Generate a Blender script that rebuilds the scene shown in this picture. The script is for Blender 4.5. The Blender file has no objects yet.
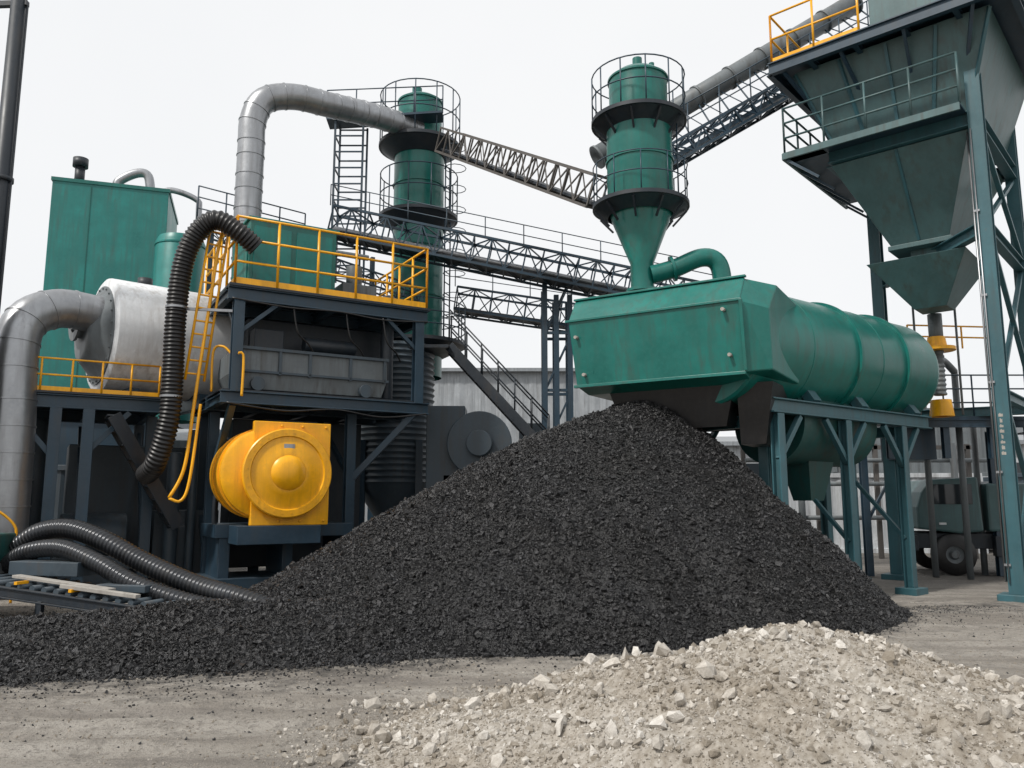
import bpy, math, random
import numpy as np
from mathutils import Vector, Matrix
random.seed(7); rng = np.random.default_rng(7)
V = Vector
scene = bpy.context.scene

# ------------------------------------------------------------------ materials
def nodes(name):
    m = bpy.data.materials.new(name); m.use_nodes = True
    nt = m.node_tree; b = nt.nodes['Principled BSDF']
    return m, nt, b
def N(nt, t, **kw):
    n = nt.nodes.new(t)
    for k, v in kw.items():
        if k in n.inputs: n.inputs[k].default_value = v
        else: setattr(n, k, v)
    return n
def ramp(nt, src, a, b, ca=(0,0,0,1), cb=(1,1,1,1)):
    r = nt.nodes.new('ShaderNodeValToRGB')
    r.color_ramp.elements[0].position = a; r.color_ramp.elements[0].color = ca
    r.color_ramp.elements[1].position = b; r.color_ramp.elements[1].color = cb
    nt.links.new(src, r.inputs[0]); return r.outputs[0]
def mix(nt, f, a, b, mode='MIX'):
    m = nt.nodes.new('ShaderNodeMix'); m.data_type = 'RGBA'; m.blend_type = mode
    for s, v in ((0, f), (6, a), (7, b)):
        if hasattr(v, 'is_output'): nt.links.new(v, m.inputs[s])
        elif s == 0: m.inputs[0].default_value = v
        else: m.inputs[s].default_value = (*v[:3], 1)
    return m.outputs[2]
def noise_tex(nt, vec, scale, detail=6, rough=.6):
    n = N(nt, 'ShaderNodeTexNoise'); n.inputs['Scale'].default_value = scale
    n.inputs['Detail'].default_value = detail; n.inputs['Roughness'].default_value = rough
    nt.links.new(vec, n.inputs['Vector']); return n.outputs['Fac']
def mapped(nt, sc):
    tc = N(nt, 'ShaderNodeTexCoord'); mp = N(nt, 'ShaderNodeMapping')
    mp.inputs['Scale'].default_value = sc
    nt.links.new(tc.outputs['Object'], mp.inputs['Vector']); return mp.outputs[0]

def paint(name, col, rough=.45, metal=0.0, grime=.5, dust=.35, grimecol=(.05,.04,.03), rust=0.0, bump=.15):
    m, nt, b = nodes(name)
    c = V(col)
    p = mapped(nt, (1,1,1)); st = mapped(nt, (5,5,.35))
    n1 = noise_tex(nt, p, 1.3, 8, .65); n2 = noise_tex(nt, st, 1.6, 6, .6); n3 = noise_tex(nt, p, 14, 5, .6)
    base = mix(nt, ramp(nt, n1, .3, .7), c*.72, c*1.25)
    base = mix(nt, ramp(nt, n3, .45, .75), base, c*.92 + V((.008,.008,.008)))
    g = mix(nt, 1.0, ramp(nt, n2, .46, .70), ramp(nt, n1, .36, .58), 'MULTIPLY')
    gf = N(nt, 'ShaderNodeMath', operation='MULTIPLY'); nt.links.new(g, gf.inputs[0]); gf.inputs[1].default_value = grime
    base = mix(nt, gf.outputs[0], base, grimecol)
    ch = ramp(nt, noise_tex(nt, p, 38, 4, .8), .70, .74); 
    cf = N(nt, 'ShaderNodeMath', operation='MULTIPLY'); nt.links.new(ch, cf.inputs[0]); cf.inputs[1].default_value = .45
    base = mix(nt, cf.outputs[0], base, (.12,.10,.085))
    if rust > 0:
        rn = ramp(nt, noise_tex(nt, p, 4.5, 10, .75), .62, .70)
        rf = N(nt, 'ShaderNodeMath', operation='MULTIPLY'); nt.links.new(rn, rf.inputs[0]); rf.inputs[1].default_value = rust
        base = mix(nt, rf.outputs[0], base, (.13,.06,.03))
    geo = N(nt, 'ShaderNodeNewGeometry'); sep = N(nt, 'ShaderNodeSeparateXYZ'); nt.links.new(geo.outputs['Normal'], sep.inputs[0])
    up = ramp(nt, sep.outputs[2], .45, .98)
    dm = mix(nt, 1.0, up, ramp(nt, n3, .3, .65), 'MULTIPLY')
    df = N(nt, 'ShaderNodeMath', operation='MULTIPLY'); nt.links.new(dm, df.inputs[0]); df.inputs[1].default_value = dust
    base = mix(nt, df.outputs[0], base, (.28,.26,.23))
    nt.links.new(base, b.inputs['Base Color'])
    b.inputs['Metallic'].default_value = metal
    rr = N(nt, 'ShaderNodeMapRange'); rr.inputs['To Min'].default_value = rough-.14; rr.inputs['To Max'].default_value = min(1, rough+.22)
    nt.links.new(n1, rr.inputs['Value']); nt.links.new(rr.outputs[0], b.inputs['Roughness'])
    bp = N(nt, 'ShaderNodeBump'); bp.inputs['Strength'].default_value = bump; bp.inputs['Distance'].default_value = .05
    n4 = noise_tex(nt, p, 1.8, 2, .4)
    nt.links.new(n4, bp.inputs['Height']); nt.links.new(bp.outputs[0], b.inputs['Normal'])
    return m

GREEN = paint('green_paint', (.005,.140,.118), .30, grime=.5, dust=.08, bump=.25)
GREEN2 = paint('green_paint_light', (.008,.178,.160), .36, grime=.5, dust=.08, bump=.2)
GREEND = paint('green_paint_dark', (.010,.070,.066), .45, grime=.7, dust=.12)
TEALG = paint('greygreen_paint', (.058,.118,.124), .42, grime=.6, dust=.10, rust=.12)
TEALS = paint('teal_steel_paint', (.034,.108,.130), .42, grime=.45, dust=.10, rust=.18)
STEEL = paint('blue_grey_steel', (.018,.044,.070), .40, grime=.4, dust=.12, rust=.18)
DARK = paint('dark_steel', (.013,.020,.029), .44, grime=.4, dust=.12, rust=.15)
BLACK = paint('black_rubber', (.008,.008,.009), .34, grime=.2, dust=.10)
YEL = paint('yellow_paint', (.90,.42,.004), .30, grime=.35, dust=.03, grimecol=(.14,.07,.02), rust=.10)
GALV = paint('galvanised_steel', (.35,.36,.375), .34, metal=.8, grime=.5, dust=.05, grimecol=(.1,.09,.085))
GREY = paint('grey_machine_paint', (.13,.148,.158), .48, grime=.7, dust=.2, rust=.25)
GREYD = paint('grey_dark_machine_paint', (.042,.062,.080), .44, grime=.6, dust=.12, rust=.2)
HOSE = paint('black_steel_hose', (.035,.038,.043), .26, metal=.5, grime=.4, dust=.08)
WHITE = paint('white_tank_paint', (.70,.72,.74), .34, grime=.5, dust=.02, grimecol=(.25,.21,.17))
WALL = paint('wall_cladding', (.30,.32,.34), .6, grime=.5, dust=0)
WALL2 = paint('wall_cladding_pale', (.46,.48,.5), .6, grime=.6, dust=0)
ROOF = paint('roof_sheet', (.24,.26,.28), .6, grime=.5, dust=.2)
RUST = paint('brown_lattice_steel', (.10,.092,.086), .6, grime=.6, dust=.2, rust=.5)
GLASS, _nt, _b = nodes('dark_window_glass'); _b.inputs['Base Color'].default_value = (.02,.025,.03,1); _b.inputs['Roughness'].default_value = .08
CONC = paint('concrete', (.36,.34,.31), .85, grime=.6, dust=.2)

def rock_mat(name, lo, hi, rough, scale, dk=.62):
    m, nt, b = nodes(name)
    at = N(nt, 'ShaderNodeAttribute'); at.attribute_name = 'cv'
    p = mapped(nt, (1,1,1))
    n = noise_tex(nt, p, scale, 6, .7); nb = noise_tex(nt, p, 1.1, 5, .6)
    base = mix(nt, at.outputs['Fac'], lo, hi)
    base = mix(nt, ramp(nt, n, .35, .7), mix(nt, 1.0, base, (dk,dk*.97,dk*.94), 'MULTIPLY'), base)
    base = mix(nt, ramp(nt, nb, .38, .62), mix(nt, 1.0, base, (.78,.75,.71), 'MULTIPLY'), base)
    nt.links.new(base, b.inputs['Base Color']); b.inputs['Roughness'].default_value = rough
    bp = N(nt, 'ShaderNodeBump'); bp.inputs['Strength'].default_value = .6; bp.inputs['Distance'].default_value = .02
    nt.links.new(noise_tex(nt, p, scale*4, 4, .7), bp.inputs['Height']); nt.links.new(bp.outputs[0], b.inputs['Normal'])
    return m
COAL = rock_mat('coal', (.003,.003,.004), (.048,.049,.054), .28, 25)
GRAVEL = rock_mat('gravel', (.35,.315,.265), (.80,.775,.73), .9, 30, .68)

# ------------------------------------------------------------------ builder
def root(name, loc=(0,0,0)):
    e = bpy.data.objects.new(name, None); e.empty_display_size = .5; e.location = loc
    scene.collection.objects.link(e); return e
def frame(o, ang): return Matrix.Translation(V(o)) @ Matrix.Rotation(math.radians(ang), 4, 'Z')

class P:
    def __init__(s, name, mat, parent, F=None, bev=0):
        s.n=name; s.m=mat; s.p=parent; s.F=F; s.v=[]; s.f=[]; s.s=[]; s.bev=bev; s.sharp=set()
    def add(s, vs, fs, smooth=False):
        o=len(s.v); s.v += [V(v) for v in vs]
        s.f += [tuple(i+o for i in f) for f in fs]
        s.s += ([smooth]*len(fs) if isinstance(smooth,bool) else smooth)
    def axes(s, p0, p1, roll=0):
        d=(V(p1)-V(p0)).normalized()
        up=V((0,0,1)) if abs(d.z)<.98 else V((0,1,0))
        a=d.cross(up).normalized(); b=a.cross(d).normalized()
        if roll:
            R=Matrix.Rotation(math.radians(roll),3,d); a=R@a; b=R@b
        return d,a,b
    def beam(s,p0,p1,w,h=None,roll=0):
        h=h or w; p0=V(p0);p1=V(p1); d,a,b=s.axes(p0,p1,roll)
        vs=[p+a*x+b*y for p in(p0,p1) for x,y in((-w/2,-h/2),(w/2,-h/2),(w/2,h/2),(-w/2,h/2))]
        s.add(vs,[(3,2,1,0),(4,5,6,7),(0,1,5,4),(1,2,6,5),(2,3,7,6),(3,0,4,7)])
    def ib(s,p0,p1,w,h=None,t=.025,roll=0):
        h=h or w; p0=V(p0);p1=V(p1); d,a,b=s.axes(p0,p1,roll)
        s.beam(p0+b*(h/2-t/2),p1+b*(h/2-t/2),w,t,roll); s.beam(p0-b*(h/2-t/2),p1-b*(h/2-t/2),w,t,roll)
        s.beam(p0,p1,t*.8,h-2*t,roll)
    def box(s,x0,x1,y0,y1,z0,z1):
        vs=[(x,y,z) for z in(z0,z1) for x,y in((x0,y0),(x1,y0),(x1,y1),(x0,y1))]
        s.add(vs,[(3,2,1,0),(4,5,6,7),(0,1,5,4),(1,2,6,5),(2,3,7,6),(3,0,4,7)])
    def frus(s,r0,z0,r1,z1,caps=True):
        vs=[(x,y,z0) for x,y in((r0[0],r0[2]),(r0[1],r0[2]),(r0[1],r0[3]),(r0[0],r0[3]))]+[(x,y,z1) for x,y in((r1[0],r1[2]),(r1[1],r1[2]),(r1[1],r1[3]),(r1[0],r1[3]))]
        f=[(0,1,5,4),(1,2,6,5),(2,3,7,6),(3,0,4,7)]
        if z1<z0: f=[t[::-1] for t in f]
        if caps: f+= [(3,2,1,0),(4,5,6,7)] if z1>z0 else [(0,1,2,3),(7,6,5,4)]
        s.add(vs,f)
    def cyl(s,p0,p1,r0,r1=None,n=28,caps=True):
        r1=r0 if r1 is None else r1; p0=V(p0);p1=V(p1); d,a,b=s.axes(p0,p1)
        vs=[];
        for p,r in((p0,r0),(p1,r1)):
            for i in range(n):
                t=2*math.pi*i/n; vs.append(p+a*(r*math.cos(t))+b*(r*math.sin(t)))
        fs=[(i,(i+1)%n,n+(i+1)%n,n+i) for i in range(n)]; sm=[True]*n
        if caps: fs+=[tuple(range(n-1,-1,-1)),tuple(range(n,2*n))]; sm+=[False,False]
        s.add(vs,fs,sm)
    def revolve(s,p0,d,prof,n=40,smooth=True):
        p0=V(p0); d=V(d).normalized(); _,a,b=s.axes(p0,p0+d)
        vs=[];k=len(prof)
        for (t,r) in prof:
            for i in range(n):
                g=2*math.pi*i/n; vs.append(p0+d*t+a*(max(r,1e-4)*math.cos(g))+b*(max(r,1e-4)*math.sin(g)))
        fs=[];sm=[]
        for j in range(k-1):
            for i in range(n):
                fs.append((j*n+i,j*n+(i+1)%n,(j+1)*n+(i+1)%n,(j+1)*n+i)); sm.append(smooth)
        base=len(s.v)
        s.add(vs,fs,sm)
        for j in range(1,k-1):
            v1=V((prof[j][0]-prof[j-1][0],prof[j][1]-prof[j-1][1])); v2=V((prof[j+1][0]-prof[j][0],prof[j+1][1]-prof[j][1]))
            if v1.length>1e-6 and v2.length>1e-6 and v1.angle(v2)>math.radians(40):
                for i in range(n): s.sharp.add((base+j*n+i,base+j*n+(i+1)%n))
    def tube(s,path,r,n=16,closed=False,corr=0,pitch=.09,step=None,caps=True):
        pts=[V(p) for p in path]
        if step: pts=resample(pts,step)
        k=len(pts); vs=[];L=0; prev=None
        for i,p in enumerate(pts):
            if closed: d=(pts[(i+1)%k]-pts[i-1]).normalized()
            else: d=(pts[min(i+1,k-1)]-pts[max(i-1,0)]).normalized()
            if i: L+=(p-pts[i-1]).length
            if prev is None:
                up=V((0,0,1)) if abs(d.z)<.95 else V((0,1,0)); a=d.cross(up).normalized()
            else:
                a=(prev-d*prev.dot(d)).normalized()
            prev=a; b=d.cross(a)
            rr=r*(1+corr*math.sin(2*math.pi*L/pitch)) if corr else r
            for j in range(n):
                g=2*math.pi*j/n; vs.append(p+a*(rr*math.cos(g))+b*(rr*math.sin(g)))
        fs=[]
        for i in range(k if closed else k-1):
            i2=(i+1)%k
            for j in range(n): fs.append((i*n+j,i*n+(j+1)%n,i2*n+(j+1)%n,i2*n+j))
        sm=[True]*len(fs)
        if not closed and caps: fs+=[tuple(range(n-1,-1,-1)),tuple(range((k-1)*n,k*n))]; sm+=[False,False]
        s.add(vs,fs,sm)
    def ring(s,c,R,r,n=32,m=6,a0=0,a1=360):
        full=abs(a1-a0)>=360
        k=n if full else n+1
        pts=[V(c)+V((R*math.cos(math.radians(a0+(a1-a0)*i/n)),R*math.sin(math.radians(a0+(a1-a0)*i/n)),0)) for i in range(k)]
        s.tube(pts,r,m,closed=full)
    def rail(s,pts,h=1.1,r=.022,sp=.9,mid=2,kick=0):
        pts=[V(p) for p in pts]
        for a,b in zip(pts[:-1],pts[1:]):
            L=(b-a).length; n=max(1,round(L/sp))
            for i in range(n+1):
                p=a.lerp(b,i/n); s.cyl(p,p+V((0,0,h)),r,n=8)
            for j in range(1,mid+2):
                z=V((0,0,h*j/(mid+1))); s.cyl(a+z,b+z,r*.95,n=8)
            if kick: s.beam(a+V((0,0,kick/2+.01)),b+V((0,0,kick/2+.01)),.012,kick)
    def crail(s,c,R,h=1.0,r=.02,n=14,mid=1):
        c=V(c)
        for i in range(n):
            g=2*math.pi*i/n; p=c+V((R*math.cos(g),R*math.sin(g),0)); s.cyl(p,p+V((0,0,h)),r,n=6)
        for j in range(1,mid+2): s.ring(c+V((0,0,h*j/(mid+1))),R,r)
    def ladder(s,p0,p1,w,side,r=.02,sp=.28):
        p0=V(p0);p1=V(p1);sd=V(side).normalized()*w/2
        s.cyl(p0-sd,p1-sd,r,n=8); s.cyl(p0+sd,p1+sd,r,n=8)
        n=int((p1-p0).length/sp)
        for i in range(n):
            p=p0.lerp(p1,(i+.5)/n); s.cyl(p-sd,p+sd,r*.75,n=6)
    def truss(s,p0,p1,w,h,n,t=.05):
        p0=V(p0);p1=V(p1); d,a,b=s.axes(p0,p1)
        c=[(-w/2,-h/2),(w/2,-h/2),(w/2,h/2),(-w/2,h/2)]
        q=[[p0.lerp(p1,i/n)+a*x+b*y for x,y in c] for i in range(n+1)]
        for k in range(4): s.beam(q[0][k],q[n][k],t)
        for i in range(n+1):
            for k in range(4): s.beam(q[i][k],q[i][(k+1)%4],t*.6)
            if i<n:
                for k in range(4):
                    if (i+k)%2: s.beam(q[i][k],q[i+1][(k+1)%4],t*.5)
                    else: s.beam(q[i][(k+1)%4],q[i+1][k],t*.5)
    def bolts(s,c,d,R,n,r=.025,h=.03):
        c=V(c);d=V(d).normalized();_,a,b=s.axes(c,c+d)
        for i in range(n):
            g=2*math.pi*(i+.5)/n; p=c+a*R*math.cos(g)+b*R*math.sin(g); s.cyl(p,p+d*h,r,n=6)
    def done(s):
        F=s.F or Matrix.Identity(4)
        L=s.p.location if s.p else V((0,0,0))
        vs=[(F@v)-L for v in s.v]
        me=bpy.data.meshes.new(s.n); me.from_pydata(vs,[],s.f); me.materials.append(s.m)
        me.polygons.foreach_set('use_smooth',s.s); me.update()
        if s.sharp:
            at=me.attributes.new('sharp_edge','BOOLEAN','EDGE')
            sh={tuple(sorted(e)) for e in s.sharp}
            at.data.foreach_set('value',[tuple(sorted(e.vertices)) in sh for e in me.edges])
        o=bpy.data.objects.new(s.n,me); scene.collection.objects.link(o)
        if s.p: o.parent=s.p
        if s.bev:
            b=o.modifiers.new('bevel','BEVEL'); b.width=s.bev; b.segments=2; b.limit_method='ANGLE'; b.angle_limit=math.radians(35)
        return o
def resample(pts,step):
    q=[];k=len(pts)
    for i in range(k-1):
        a=pts[max(i-1,0)];b=pts[i];c=pts[i+1];d=pts[min(i+2,k-1)]
        for j in range(24):
            t=j/24; q.append(.5*((2*b)+(c-a)*t+(2*a-5*b+4*c-d)*t*t+(3*b-a-3*c+d)*t**3))
    q.append(pts[-1]); out=[q[0]];acc=0
    for a,b in zip(q[:-1],q[1:]):
        L=(b-a).length
        while acc+L>=step:
            t=(step-acc)/L; a=a.lerp(b,t); out.append(a.copy()); L=(b-a).length; acc=0
        acc+=L
    out.append(q[-1]); return out

# ------------------------------------------------------------------ world / sun / camera
w=bpy.data.worlds.new('World'); scene.world=w; w.use_nodes=True
nt=w.node_tree; bg=nt.nodes['Background']
sky=nt.nodes.new('ShaderNodeTexSky'); sky.sky_type='NISHITA'; sky.sun_disc=False
SE,SR=50,-132
sky.sun_elevation=math.radians(SE); sky.sun_rotation=math.radians(SR)
sky.dust_density=4; sky.air_density=1
tc=nt.nodes.new('ShaderNodeTexCoord'); cn=noise_tex(nt,tc.outputs['Generated'],1.6,5,.5)
cloud=ramp(nt,cn,.3,.7,(9.3,9.45,9.6,1),(10.0,10.05,10.1,1))
nt.links.new(mix(nt,.93,sky.outputs[0],cloud),bg.inputs['Color']); bg.inputs['Strength'].default_value=.1
sd=bpy.data.lights.new('sun','SUN'); sd.energy=3.1; sd.angle=math.radians(5); sd.color=(1,.96,.9)
so=bpy.data.objects.new('sun',sd); scene.collection.objects.link(so)
az=math.radians(SR); tosun=V((math.sin(az)*math.cos(math.radians(SE)),math.cos(az)*math.cos(math.radians(SE)),math.sin(math.radians(SE))))
so.rotation_euler=tosun.to_track_quat('Z','Y').to_euler(); so.location=(0,0,30)
cd=bpy.data.cameras.new('camera'); cd.sensor_width=36; cd.lens=28.125; cd.clip_end=3000; cd.clip_start=.05
co=bpy.data.objects.new('camera',cd); scene.collection.objects.link(co); co.location=(0,0,1.7)
co.rotation_euler=(math.radians(90+8.3),0,0); scene.camera=co
scene.view_settings.view_transform='Standard'; scene.view_settings.look='None'; scene.view_settings.exposure=0

# ------------------------------------------------------------------ noise for terrain
def vnoise(x,y,seed=0):
    xi=np.floor(x).astype(np.int64); yi=np.floor(y).astype(np.int64); xf=x-xi; yf=y-yi
    def h(a,b):
        n=(a*374761393+b*668265263+seed*1442695041)&0x7fffffff
        n=((n^(n>>13))*1274126177)&0x7fffffff
        return ((n^(n>>16))&0xffff)/65535.
    u=xf*xf*(3-2*xf); v=yf*yf*(3-2*yf)
    return (h(xi,yi)*(1-u)+h(xi+1,yi)*u)*(1-v)+(h(xi,yi+1)*(1-u)+h(xi+1,yi+1)*u)*v
def fbm(x,y,f,o=4,seed=0):
    r=0;a=.5
    for i in range(o):
        r=r+a*(vnoise(x*f,y*f,seed+i)-.5); f*=2.03;a*=.5
    return r
def np_mesh(name,verts,faces,mat,cv=None,smooth=False,parent=None):
    me=bpy.data.meshes.new(name); nv=len(verts); nf=len(faces); k=faces.shape[1]
    me.vertices.add(nv); me.vertices.foreach_set('co',verts.astype(np.float32).ravel())
    me.loops.add(nf*k); me.loops.foreach_set('vertex_index',faces.astype(np.int32).ravel())
    me.polygons.add(nf); me.polygons.foreach_set('loop_start',np.arange(0,nf*k,k,dtype=np.int32))
    me.polygons.foreach_set('loop_total',np.full(nf,k,dtype=np.int32))
    me.update(calc_edges=True); me.validate()
    me.polygons.foreach_set('use_smooth',np.full(nf,smooth))
    if cv is not None:
        at=me.attributes.new('cv','FLOAT','POINT'); at.data.foreach_set('value',cv.astype(np.float32))
    me.materials.append(mat)
    o=bpy.data.objects.new(name,me); scene.collection.objects.link(o)
    if parent: o.parent=parent
    return o
OCT_V=np.array([(1,0,0),(-1,0,0),(0,1,0),(0,-1,0),(0,0,1),(0,0,-1)],float)
OCT_F=np.array([(0,2,4),(2,1,4),(1,3,4),(3,0,4),(2,0,5),(1,2,5),(3,1,5),(0,3,5)])
import bmesh
bm=bmesh.new(); bmesh.ops.create_icosphere(bm,subdivisions=1,radius=1); bm.verts.ensure_lookup_table()
ICO_V=np.array([v.co[:] for v in bm.verts]); ICO_F=np.array([[v.index for v in f.verts] for f in bm.faces]); bm.free()
def cube_rock():
    v=np.array([(x,y,z) for z in(-1,1) for y in(-1,1) for x in(-1,1)],float)*.72
    f=np.array([(0,2,3),(0,3,1),(4,5,7),(4,7,6),(0,1,5),(0,5,4),(2,6,7),(2,7,3),(0,4,6),(0,6,2),(1,3,7),(1,7,5)])
    return v,f
CUB_V,CUB_F=cube_rock()
def chunks(pos,size,BV,BF,cvr,flat=.7):
    n=len(pos); k=len(BV)
    v=BV[None]*(1+rng.uniform(-.35,.35,(n,k,1)))+rng.uniform(-.18,.18,(n,k,3))
    v=v*rng.uniform(.6,1.25,(n,1,3))*np.array([1,1,flat])
    q=rng.normal(size=(n,4)); q/=np.linalg.norm(q,axis=1)[:,None]; a,b,c,d=q.T
    R=np.stack([1-2*(c*c+d*d),2*(b*c-a*d),2*(b*d+a*c),2*(b*c+a*d),1-2*(b*b+d*d),2*(c*d-a*b),2*(b*d-a*c),2*(c*d+a*b),1-2*(b*b+c*c)],1).reshape(n,3,3)
    v=np.einsum('nij,nkj->nki',R,v)*size[:,None,None]+pos[:,None,:]
    f=BF[None]+np.arange(n)[:,None,None]*k
    return v.reshape(-1,3),f.reshape(-1,3),np.repeat(cvr,k)

def ruts(x,y):
    r=0
    for yc,sl,wd in((6.15,.08,.12),(6.75,.11,.13),(7.35,.14,.12)):
        d=(y-(yc+sl*x+.16*np.sin(x*.6+yc)+.2*fbm(x,y*0+yc,.7,2,71)))/wd; r=r-.04*np.exp(-d*d)+.02*np.exp(-(np.abs(d)-1.9)**2)
    return r
def ground_h(x,y): return .05*fbm(x,y,.35,3,5)+.03*fbm(x,y*2.2,1.4,3,9)+.018*fbm(x,y,9,3,29)+ruts(x,y)*(.45+1.4*fbm(x,y,.9,2,17))

# ------------------------------------------------------------------ coal pile heights
pk=(2.35,13.8)
angs=np.radians([0,45,90,135,180,200,225,247,270,315,360]); Rs=np.array([3.75,3.3,3.3,4.5,7.0,6.9,5.8,4.7,3.95,3.65,3.75])
def coal_raw(x,y):
    dx=x-pk[0]; dy=y-pk[1]; d=np.hypot(dx,dy); a=np.mod(np.arctan2(dy,dx),2*np.pi)
    R=np.interp(a,angs,Rs)*(1+.10*fbm(x,y,.5,2,3)+.03*fbm(x,y,3,2,4)); rho=d/R
    h1=4.05*(1.03-np.sqrt(rho*rho+.032)); 
    yc=9.55+.28*(x+6); fx=np.clip((2.6-x)/4,0,1)
    h2=.50*(1-np.abs(y-yc)/1.95*(1+.3*fbm(x,y,.7,2,13)+.12*fbm(x,y,3,2,14)))*(.62+.38*np.clip((x+7)/3,0,1))-(1-fx)*.6
    k=.2; m=np.maximum(h1,h2); return m+np.maximum(k-np.abs(h1-h2),0)**2/(4*k)*(m>-.3)
def coal_h(x,y):
    h=coal_raw(x,y)
    h=np.where(h<.14,.14*np.exp(np.clip((h-.14)/.14,-30,0)),h)-.04
    amp=np.clip(h*1.5,0,1)
    return h+amp*(.26*fbm(x,y,.8,4,31)+.08*fbm(x,y,4,3,41))

# ------------------------------------------------------------------ ground
cxs=np.linspace(-9,11,520); cys=np.linspace(3.5,14,400)
def axis(fine,lo,hi):
    a=fine[0]-np.geomspace(.1,lo,60)[::-1]; b=fine[-1]+np.geomspace(.1,hi,60); return np.concatenate([a,fine,b])
gx=axis(cxs,900,900); gy=axis(cys,900,900); nx,ny=len(gx),len(gy)
X,Y=np.meshgrid(gx,gy)
def gfade(x,y): return np.clip(1-(np.hypot(x,y-8)-14)/12,0,1)
def GZ(x,y): return ground_h(x,y)*gfade(x,y)-.01
Z=GZ(X,Y)
dustv=np.clip(1.0+coal_raw(X,Y)/.55,0,1)*gfade(X,Y)
idx=np.arange(nx*ny).reshape(ny,nx)
F4=np.stack([idx[:-1,:-1],idx[:-1,1:],idx[1:,1:],idx[1:,:-1]],-1).reshape(-1,4)
gm,nt,b=nodes('dirt_yard')
p=mapped(nt,(1,1,1)); pt=mapped(nt,(.22,1.3,1)); 
n1=noise_tex(nt,p,.45,8,.6); n2=noise_tex(nt,pt,1.6,7,.65); n3=noise_tex(nt,p,22,6,.75); n4=noise_tex(nt,p,90,3,.7); n5=noise_tex(nt,p,3.5,6,.7)
c=mix(nt,ramp(nt,n1,.38,.62),(.235,.21,.18),(.35,.32,.28))
c=mix(nt,ramp(nt,n2,.45,.66),c,(.40,.37,.33))
c=mix(nt,ramp(nt,n2,.33,.46,(1,1,1,1),(0,0,0,1)),c,(.20,.178,.155))
c=mix(nt,ramp(nt,n5,.50,.66),c,(.22,.20,.175))
c=mix(nt,ramp(nt,n3,.52,.66),c,(.15,.137,.12))
c=mix(nt,ramp(nt,n4,.60,.68),c,(.50,.47,.43))
tr=mapped(nt,(.10,.85,1)); tn=noise_tex(nt,tr,2.3,6,.62)
c=mix(nt,mix(nt,1.0,ramp(nt,tn,.52,.64),(.45,.45,.45),'MULTIPLY'),c,(.18,.162,.145))
# coal dust trodden around the pile
da=N(nt,'ShaderNodeAttribute'); da.attribute_name='cv'
dn=mix(nt,1.0,da.outputs['Fac'],ramp(nt,n5,.25,.6),'MULTIPLY')
c=mix(nt,ramp(nt,dn,.25,1.0),c,(.035,.033,.031))
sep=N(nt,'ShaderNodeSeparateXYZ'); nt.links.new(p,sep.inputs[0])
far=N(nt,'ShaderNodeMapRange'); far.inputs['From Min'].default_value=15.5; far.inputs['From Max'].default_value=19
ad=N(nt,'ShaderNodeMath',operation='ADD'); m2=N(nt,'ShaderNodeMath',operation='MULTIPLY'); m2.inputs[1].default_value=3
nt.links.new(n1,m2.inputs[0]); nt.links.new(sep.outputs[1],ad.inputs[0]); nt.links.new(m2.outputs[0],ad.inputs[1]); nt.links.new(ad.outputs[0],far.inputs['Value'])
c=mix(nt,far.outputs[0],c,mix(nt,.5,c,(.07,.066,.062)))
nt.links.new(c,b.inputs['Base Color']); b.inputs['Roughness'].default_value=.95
bp=N(nt,'ShaderNodeBump'); bp.inputs['Strength'].default_value=1.0; bp.inputs['Distance'].default_value=.045
hh=N(nt,'ShaderNodeMath',operation='ADD'); nt.links.new(n3,hh.inputs[0]); nt.links.new(n5,hh.inputs[1]); nt.links.new(hh.outputs[0],bp.inputs['Height']); nt.links.new(bp.outputs[0],b.inputs['Normal'])
g=root('ground')
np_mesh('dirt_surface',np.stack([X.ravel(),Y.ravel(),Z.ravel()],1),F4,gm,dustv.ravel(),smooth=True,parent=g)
n=60000
px=rng.uniform(-7,11,n); py=4.2+rng.power(.8,n)*10; keep=fbm(px,py*2,.8,3,21)+rng.uniform(-.3,.25,n)>-.03
px,py=px[keep],py[keep]; sz=.003+.012*rng.power(.25,len(px)); 
v,f,cv=chunks(np.stack([px,py,GZ(px,py)+sz*.1],1),sz,OCT_V,OCT_F,rng.uniform(-.7,.5,len(px)))
np_mesh('loose_stones',v,f,GRAVEL,cv,parent=g)

cx=np.linspace(-13,8.5,560); cy=np.linspace(6,19,360); X,Y=np.meshgrid(cx,cy); H=coal_h(X,Y); Z=H+GZ(X,Y)
idx=np.arange(X.size).reshape(X.shape); F4=np.stack([idx[:-1,:-1],idx[:-1,1:],idx[1:,1:],idx[1:,:-1]],-1).reshape(-1,4)
zf=H.ravel()[F4].max(1); F4=F4[zf>-.01]
cp=root('coal_pile')
np_mesh('pile_body',np.stack([X.ravel(),Y.ravel(),Z.ravel()],1),F4,COAL,rng.uniform(0,.35,X.size),smooth=False,parent=cp)
def coal_sc(n,lo,hi,pw,cp_,name,BV=OCT_V,BF=OCT_F):
    px=rng.uniform(-9,6.6,n); py=rng.uniform(7.0,14.3,n); h=coal_h(px,py); k=h>.015-.03*rng.random(n)
    px,py,h=px[k],py[k],h[k]
    sz=lo+(hi-lo)*rng.power(pw,len(px)); cvr=rng.random(len(px))**cp_*1.35
    v,f,cv=chunks(np.stack([px,py,h+GZ(px,py)+sz*.4],1),sz,BV,BF,cvr)
    np_mesh(name,v,f,COAL,cv,parent=cp)
coal_sc(560000,.006,.026,.33,2.6,'coal_lumps')
coal_sc(16000,.024,.042,.4,2.2,'large_coal_lumps',CUB_V,CUB_F)
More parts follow.
